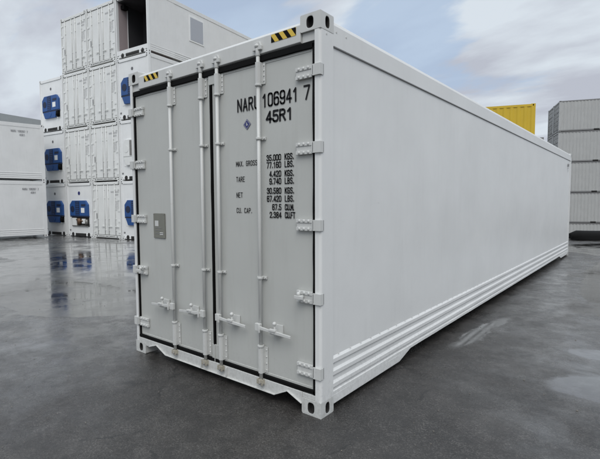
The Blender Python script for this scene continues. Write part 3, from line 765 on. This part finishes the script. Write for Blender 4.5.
def make_unit_end(exposed=False, white=False, name='reefer_container'):
    root = empty(name); shell(root, M['white'], M['whiteside'])
    w_ = MB().box(.064, .035, .166, BW-.064, .09, BH-.172); w_.build('end_panel', M['white'], root)
    pk = MB()
    pk.tube((.46, .007, .12), (.46, -.002, .12), .11, 12, M['hole']); pk.box(.70, -.002, .04, 1.66, .0062, .19, M['hole']); pk.tube((1.90, .007, .12), (1.90, -.002, .12), .11, 12, M['hole'])
    pk.build('fork_pocket', None, root)
    up_, lo_ = (M['blue'], M['dblue']) if not white else (M['white2'], M['steel'])
    u = empty_part = MB()
    x0, x1, z0, zm, z1 = .36, 1.98, .72, 1.13, 1.94
    # recessed machinery well in a raised surround
    u.box(x0-.04, .022, z0-.05, x1+.04, .034, z1+.04, M['white'])
    u.prism([(x0+.22, z1), (x1-.22, z1), (x1, z1-.22), (x1, zm), (x0, zm), (x0, z1-.22)], 'y', -.075, .021, up_)
    un = u.build('cooling_unit', None, root, bevel=.012, seg=1)
    p = MB(); p.box(x0+.52, -.085, zm+.04, x0+.88, -.0755, z1-.05); p.build('grille', M['dblue'] if not white else M['steel'], un)
    if not white: p = MB()
    for k in range(7 if not white else 0): p.box(x0+.55, -.088, zm+.07+k*.1, x0+.85, -.085, zm+.10+k*.1)
    if not white: p.build('louvre', M['blue'], un)
    p = MB(); p.tube((x0+.26, -.0755, zm+.36), (x0+.26, -.086, zm+.36), .17, 20); p.build('fan_guard', M['dblue'] if not white else M['white2'], un)
    p = MB(); p.box(x1-.56, -.082, zm+.50, x1-.18, -.0755, zm+.62); p.build('display_panel', M['dblue'] if not white else M['steel'], un)
    p = MB(); p.box(x1-.58, -.083, zm+.16, x1-.28, -.0755, zm+.42); p.build('control_label', M['white'], un)
    p = MB(); p.box(x0-.01, -.06, zm-.065, x1+.01, .021, zm-.005); p.build('crossbar', M['dblue'] if not white else M['white2'], un)
    if not exposed:
        p = MB(); p.prism([(x0+.05, zm-.07), (x1-.28, zm-.07), (x1-.36, z0), (x0+.22, z0)], 'y', -.070, .021)
        p.tube((x0+.72, -.071, z0+.20), (x0+.72, -.085, z0+.20), .15, 20)
        p.build('lower_cover', M['blue'] if not white else M['white2'], un, bevel=.01, seg=1)
        p = MB(); p.tube((x1-.14, -.05, z0+.05), (x1-.14, -.05, z0+.30), .09, 12); p.box(x1-.25, -.03, z0+.02, x1-.02, .02, z0+.33); p.build('compressor', M['rubber'], un)
    else:
        p = MB(); p.box(x0+.02, .012, z0-.16, x1-.02, .0212, zm-.07, M['hole'])
        p.box(x0+.10, -.03, z0-.12, x0+.50, .012, zm-.12, M['white2']); p.tube((x0+.78, -.02, z0-.05), (x0+.78, -.02, zm-.14), .12, 14, M['copper'])
        p.box(x0+1.0, -.03, z0+.0, x0+1.30, .012, zm-.16, M['white']); p.tube((x0+.5, -.03, z0+.2), (x0+1.1, -.03, z0+.12), .03, 8, M['copper'])
        p.tube((x0+1.42, -.02, z0-.05), (x0+1.42, -.02, zm-.2), .09, 12, M['steel']); p.box(x0+.1, -.03, z0-.15, x1-.1, .0, z0-.11, M['steel'])
        p.build('compressor', None, un)
    e_ = MB(); e_.tube((BW/2-.05, .034, 2.33), (BW/2-.05, .026, 2.33), .075 if not exposed else .10, 18); e_.build('emblem', M['navy'] if exposed else M['greyink'], root)
    v = MB(); v.box(.12, .026, .30, .24, .034, .38, M['joint']); v.build('vent_cap', None, root)
    return root
def make_open_end(name='reefer_container'):
    root = empty(name); shell(root, M['white'], M['whiteside'], open_front=True)
    i_ = MB()
    i_.box(.052, .15, .17, .066, .62, 2.70, M['greyin']); i_.box(.052, .62, .17, .075, .66, 2.70, M['white'])
    i_.box(.052, .66, .17, .066, 1.60, 2.70, M['darkin']); i_.box(BW-.066, .15, .17, BW-.052, 1.60, 2.70, M['darkin'])
    i_.box(.066, 1.56, .17, BW-.066, 1.60, 2.70, M['darkin']); i_.box(.05, .14, 2.70, BW-.05, 1.62, 2.86, M['darkin'])
    i_.build('inner_lining', None, root)
    f = MB(); f.box(.062, .10, .12, BW-.062, 1.62, .17, M['greyin']); f.box(.064, -.002, .16, BW-.064, .10, .36, M['white']); f.build('floor', None, root)
    j = MB(); j.box(.10, .25, 2.42, .34, .50, 2.60); j.build('junction_box', M['rubber'], root)
    pk = MB(); pk.tube((.46, .007, .12), (.46, -.002, .12), .11, 12, M['hole']); pk.box(.70, -.002, .04, 1.66, .0062, .19, M['hole']); pk.tube((1.90, .007, .12), (1.90, -.002, .12), .11, 12, M['hole'])
    pk.build('fork_pocket', None, root)
    wn = MB(); X = BW-.02; wn.box(X, 2.58, 1.24, X+.022, 3.62, 2.50, M['white']); wn.box(X+.0221, 2.66, 1.32, X+.030, 3.54, 2.42, M['glass'])
    wn.build('side_hatch', None, root)
    return root

SO = Vector((-23.2667, 8.4216, -.2516)); STH = .11532; PITCHW = 2.33
def place(o, col, tier, label):
    th = STH; o.location = SO + Vector((math.cos(th), math.sin(th), 0))*(col*PITCHW+.025) + Vector((0, 0, tier*2.896))
    o.rotation_euler = (0, 0, th); tag(o, label, 'shipping container', 'white reefer containers stacked in rows at the left')
pd = make_door_end(); place(pd, 0, 1, 'white closed-door container directly on top of the ground-level one with exposed pipework')
for (c, t, l) in ((0, 2, 'white closed-door container third up, directly right of the topmost blue unit of the leftmost column'),
                  (0, 3, 'topmost white closed-door container at the left corner of the tall stack, against sky'),
                  (1, 0, 'white closed-door container on the ground, right of the unit with exposed pipework'),
                  (1, 1, 'white closed-door container second up, right of the one above the exposed pipework'),
                  (1, 2, 'white closed-door container third up, below the one beside the open dark end'),
                  (1, 3, 'topmost white container with closed doors, directly left of the open dark-ended container')):
    place(copy_tree(pd), c, t, l)
pu = make_unit_end(); place(pu, -1, 0, 'white container with blue cooling unit on the ground at the left end of the stack')
place(copy_tree(pu), -1, 1, 'white container with blue cooling unit, middle one of the three-high leftmost column')
place(copy_tree(pu), -1, 2, 'white container with blue cooling unit, top of the three-high leftmost column with sky above')
place(copy_tree(pu), 2, 0, 'white container with blue unit on the ground, half hidden by the foreground container')
place(copy_tree(pu), 2, 2, 'white container with blue unit just left of the foreground container, beneath the open-ended one')
px_ = make_unit_end(exposed=True); place(px_, 0, 0, 'white container on the ground with blue unit above exposed pipes and navy emblem')
pw = make_unit_end(white=True); place(pw, 2, 1, 'plain white container end second up, mostly hidden by the foreground container')
po = make_open_end(); place(po, 2, 3, 'topmost white container with open dark end and a grey hatch in its long side')

# two containers side-on at the far left
def make_side_on():
    root = empty('reefer_container')
    b = MB(); b.box(.02, .10, .14, 2.438-.014, BL-.10, 2.86); b.build('body', M['whiteside'], root)
    for xs_ in (0, 2.438):
        s = 1 if xs_ == 0 else -1
        r_ = MB()
        r_.box(xs_+s*.002, .16, 2.70, xs_+s*.07, BL-.16, 2.884); r_.box(xs_+s*.002, .16, .10, xs_+s*.07, BL-.16, .16)
        for zc in (.40, .30, .21): r_.box(xs_+s*.002, .16, zc-.02, xs_+s*.025, BL-.16, zc+.02)
        for ys_ in (0, BL):
            q = 1 if ys_ == 0 else -1
            MB().box(xs_+s*.001, ys_+q*.001, .118, xs_+s*.10, ys_+q*.16, BH-.118).build('corner_post', M['whiteside'], root)
        r_.build('side_rail', M['whiteside'], root, bevel=.004, seg=1)
    e = MB(); e.box(.10, .03, .10, 2.338, .09, 2.86); e.box(.10, BL-.09, .10, 2.338, BL-.03, 2.86); e.build('end_wall', M['white'], root)
    for (x, sx) in ((0, 1), (2.438, -1)):
        for (y, sy) in ((0, 1), (BL, -1)):
            for z in (0, BH-.118): casting(root, x, y, z, sx, sy, z > 1, M['whiteside'], bevel=0)
    t = MB(); yy = BL-1.45
    text(t, 'NARU 106267 7', yy, 2.42, .11, .036, .057, .015, (2.438+.002, 0, 0), dx=(0, 1, 0))
    text(t, '45R1', yy+.36, 2.24, .11, .042, .062, .015, (2.438+.002, 0, 0), dx=(0, 1, 0))
    t.build('lettering', M['paleink'], root)
    return root
a0 = Vector((-23.29, 5.55)); a1 = Vector((-23.06, 7.30)); dv = (a1-a0).normalized(); th2 = math.atan2(-dv.x, dv.y)
so1 = make_side_on()
end = a1 - dv*0; xax = Vector((dv.y, -dv.x))
o2 = end - dv*BL - xax*2.438
tag(so1, 'white container lying side-on at the left edge, on the ground below another', 'shipping container', 'white containers standing side-on at the left edge')
so1.location = (o2.x, o2.y, -.19); so1.rotation_euler = (0, 0, th2)
so2 = copy_tree(so1); so2.location = (o2.x, o2.y, -.19+2.896); [setattr(k, 'location', (0, .38, 0)) for k in kids(so1) if k.name.startswith('lettering')]; tag(so2, 'white side-on container at the left edge, upper of the two, grey roof behind it', 'shipping container')

# grey warehouse roof beyond them
wh = tag(empty('warehouse', (-57, 12, -.3), R(100)), 'pale grey warehouse with a shallow curved roof behind the side-on containers at left', 'warehouse')
mb = MB(); mb.box(-34, 0, 0, 34, 22, 11.2)
for k in range(136): mb.box(-34+k*.5, -.03, .2, -33.8+k*.5, 0, 11.2)
mb.build('wall', M['roofgrey'], wh)
mb = MB(); mb.prism([(-34.4, 11.2), (-34.4, 11.5)] + [(-34.4+68.8*k/16, 11.5+.75*math.sin(math.pi*k/16)) for k in range(1, 16)] + [(34.4, 11.5), (34.4, 11.2)], 'y', -.3, 22.3)
mb.build('roof', M['roofgrey'], wh)
mb = MB(); mb.box(-6, -.08, 0, -1, -.031, 4.6); mb.build('loading_door', M['joint'], wh)

# ------------------------------------------------------------------ dry containers at the right
def corrug(mb, x0, x1, y, z0, z1, depth, pitch, outward, mat, axis='x'):
    """trapezoid corrugation between x0..x1 at plane y, vertical flutes"""
    i = mb.mi(mat); n = int((x1-x0)/pitch); p = (x1-x0)/n; pts = []
    for k in range(n):
        a = x0+k*p
        pts += [(a, 0), (a+p*.28, 0), (a+p*.5, depth), (a+p*.78, depth)]
    pts.append((x1, 0))
    def P(q, z): return (q[0], y-outward*q[1], z) if axis == 'x' else (y-outward*q[1], q[0], z)
    A = [mb.b.verts.new(P(q, z0)) for q in pts]; B = [mb.b.verts.new(P(q, z1)) for q in pts]
    for k in range(len(pts)-1): mb.face((A[k], A[k+1], B[k+1], B[k]), i)
def make_dry(matS, matE, sideways_doors=True):
    """x along the length (12.19), y depth 2.438, doors at x=0"""
    root = empty('dry_container'); LL, DD = 12.192, 2.438
    b = MB()
    corrug(b, .15, LL-.15, .004+.0, .16, 2.78, .024, .28, -1, matS); corrug(b, .15, LL-.15, DD-.004, .16, 2.78, .024, .28, 1, matS)
    b.build('side_wall', None, root)
    for y0, y1 in ((0, .06), (DD-.06, DD)):
        r_ = MB()
        r_.box(.178, y0, 2.78, LL-.178, y1, 2.88); r_.box(.178, y0, .04, LL-.178, y1, .16)
        r_.build('side_rail', M['joint'], root)
    for xx in (2.9, LL-3.2): MB().box(xx, -.006, .03, xx+.45, .0, .17).build('fork_pocket', M['hole'], root)
    for x0 in (.002, LL-.162):
        for y0 in (.002, DD-.162): MB().box(x0, y0, .118, x0+.16, y0+.16, BH-.118).build('corner_post', matS, root)
    rf_ = MB().box(.05, .05, 2.80, LL-.05, DD-.05, 2.865); rf_.build('roof', matS, root)
    fl = MB().box(.05, .06, .10, LL-.05, DD-.06, .17); fl.build('floor', M['under'], root)
    e = MB(); corrug(e, .16, DD-.16, LL-.03, .15, 2.80, .04, .25, 1, matE, axis='y'); e.build('front_wall', None, root)
    MB().box(.01, .16, .06, .09, DD-.16, .16).build('door_sill', matE, root); MB().box(.01, .16, 2.76, .09, DD-.16, 2.87).build('door_header', matE, root)
    for (y0, y1) in ((.17, DD/2-.01), (DD/2+.01, DD-.17)):
        d = MB()
        d.box(.05, y0, .17, .08, y1, 2.75)
        for k in range(6): d.box(.025, y0+.05, .30+k*.41, .05, y1-.05, .50+k*.41)
        dd_ = d.build('door', matE, root, bevel=.004, seg=1)
        for yr in (y0+(y1-y0)*.28, y0+(y1-y0)*.75):
            q = MB(); q.tube((-.002, yr, .08), (-.002, yr, 2.82), .018, 8)
            for zc in (.2, .9, 1.9, 2.7): q.box(-.01, yr-.05, zc-.03, .03, yr+.05, zc+.03)
            q.build('locking_bar', M['joint'], dd_)
    for (x, sx) in ((0, 1), (LL, -1)):
        for (y, sy) in ((0, 1), (DD, -1)):
            for z in (0, BH-.118): casting(root, x, y, z, sx, sy, z > 1, M['joint'], bevel=0)
    return root
RTH = R(20.0); RX = Vector((math.cos(RTH), math.sin(RTH), 0)); RY = Vector((-math.sin(RTH), math.cos(RTH), 0))
RTOP = Vector((-5.357, 46.137, 11.012))
pr = make_dry(M['grey_ct'], M['grey_end'])
names = ['bottom', 'second from bottom', 'middle', 'second from top', 'top']
first = True
for row in (0, 1):
    for t in range(5):
        if row == 1 and t < 2: continue
        o = pr if first else copy_tree(pr); first = False
        o.location = RTOP - Vector((0, 0, 2.896*(5-t))) + RY*(row*2.53); o.rotation_euler = (0, 0, RTH)
        if row == 0: lb = {0: 'grey-white container at the bottom of the right-hand stack, behind the low black bundle', 1: 'grey-white corrugated container second from the ground in the right-hand stack',
                           2: 'grey-white corrugated container third from the ground in the right-hand stack', 3: 'grey-white corrugated container directly under the topmost one of the right-hand stack',
                           4: 'topmost grey-white corrugated container of the front row of the right-hand stack, sky above'}[t]
        else: lb = {2: 'rear-row grey container whose darker end shows low behind the right-hand stack', 3: 'rear-row grey container end just below the topmost one behind the right-hand stack',
                    4: 'topmost rear-row grey container, its dark barred end seen left of the front row at right'}[t]
        tag(o, lb, 'shipping container', 'grey corrugated containers stacked at the right')
# lower rear rows are fully hidden but still carry the visible ones
for t in range(2):
    o = copy_tree(pr); o.location = RTOP - Vector((0, 0, 2.896*(5-t))) + RY*2.53
    tag(o, 'grey container low in the rear row of the right-hand stack, hidden behind the front row', 'shipping container', 'grey containers carrying the rear row')

# yellow container, upper of two
yl = make_dry(M['yellow'], M['yellow']); YT_ = Vector((-2.349, 19.517, 5.885))
for k in kids(yl):
    for kk in [k]+kids(k):
        if kk.name.split('.')[0] in ('side_rail', 'corner_casting', 'locking_bar'):
            for i, mm in enumerate(kk.data.materials):
                if mm == M['joint']: kk.data.materials[i] = M['yellow']
o_ = YT_ - RX*12.192; yl.rotation_euler = (0, 0, RTH); yl.location = (o_.x, o_.y, YT_.z-2.896)
tag(yl, 'bright yellow container whose upper edge shows above the long white container', 'shipping container')
yb = make_dry(M['grey_ct'], M['grey_end']); yb.rotation_euler = (0, 0, RTH); yb.location = (o_.x, o_.y, YT_.z-2.896*2-.002)
tag(yb, 'grey container carrying the bright yellow one, hidden behind the foreground container', 'shipping container')

# small far grey building in the gap
fb = tag(empty('storage_building', (-17, 66, -3.5), R(20)), 'small distant dark grey building corner in the gap between yellow and grey containers', 'building')
MB().box(0, 0, 0, 6.75, 8, 13.6).build('wall', M['roofgrey'], fb)
MB().box(-.2, -.2, 13.6, 6.95, 8.2, 14.0).build('roof', M['joint'], fb)

# low black tarpaulin covered bundle at the edge of the upper yard
bd = MB(); P0 = Vector((-.80, 18.75, 0)); P1 = Vector((9.5, 22.6, 0)); nd = (P1-P0).normalized(); nn = Vector((-nd.y, nd.x, 0)); K = 40; ring = []
for k in range(K+1):
    f = k/K; c = P0+(P1-P0)*f
    tpr = min(1, .8+f*10); hgt = (.34*tpr)*(1+.10*noise.noise(Vector((f*9, 2, 0)))) if k else .20; wd = .55*min(1, .7+f*12)
    ring.append([bd.b.verts.new(c+nn*(wd*math.cos(R(a))*(1+.08*noise.noise(Vector((f*22, a*.05, 3)))))+Vector((0, 0, max(-.02, hgt*(math.sin(R(a))**.6 if a not in (0, 180) else -.04))))) for a in range(0, 181, 15)])
for k in range(K):
    for j in range(len(ring[0])-1): bd.face((ring[k][j], ring[k+1][j], ring[k+1][j+1], ring[k][j+1]), 0, True)
bd.face(ring[0]); bd.face(ring[-1])
tag(bd.build('tarpaulin_bundle', M['tarp']), 'long low black covered bundle lying on wet ground in front of the right-hand stack', 'tarpaulin bundle')

# pebbles and grit on the wet asphalt (too many to count)
gr = MB()
for k in range(900):
    a = random.random(); x = random.uniform(-7, 3.2); y = random.uniform(-1.9, 6)
    if -2.6 < x < .05 and y > -.02: continue
    r = random.choice((.0025, .003, .004, .004, .006))*(1 if random.random() < .97 else 1.6)
    c = Vector((x, y, gz(x, y)+r*.2+.002)); v = [gr.b.verts.new(c+Vector((math.cos(t)*r*random.uniform(.7, 1.3), math.sin(t)*r*random.uniform(.7, 1.3), 0))) for t in (0, 1.3, 2.5, 3.8, 5.1)]
    tp = gr.b.verts.new(c+Vector((0, 0, r*.8)))
    for j in range(5): gr.face((v[j], v[(j+1) % 5], tp))
tag(gr.build('gravel', flat('pale_grit', (.17, .155, .13), .6, 0, .5)), kind='stuff')
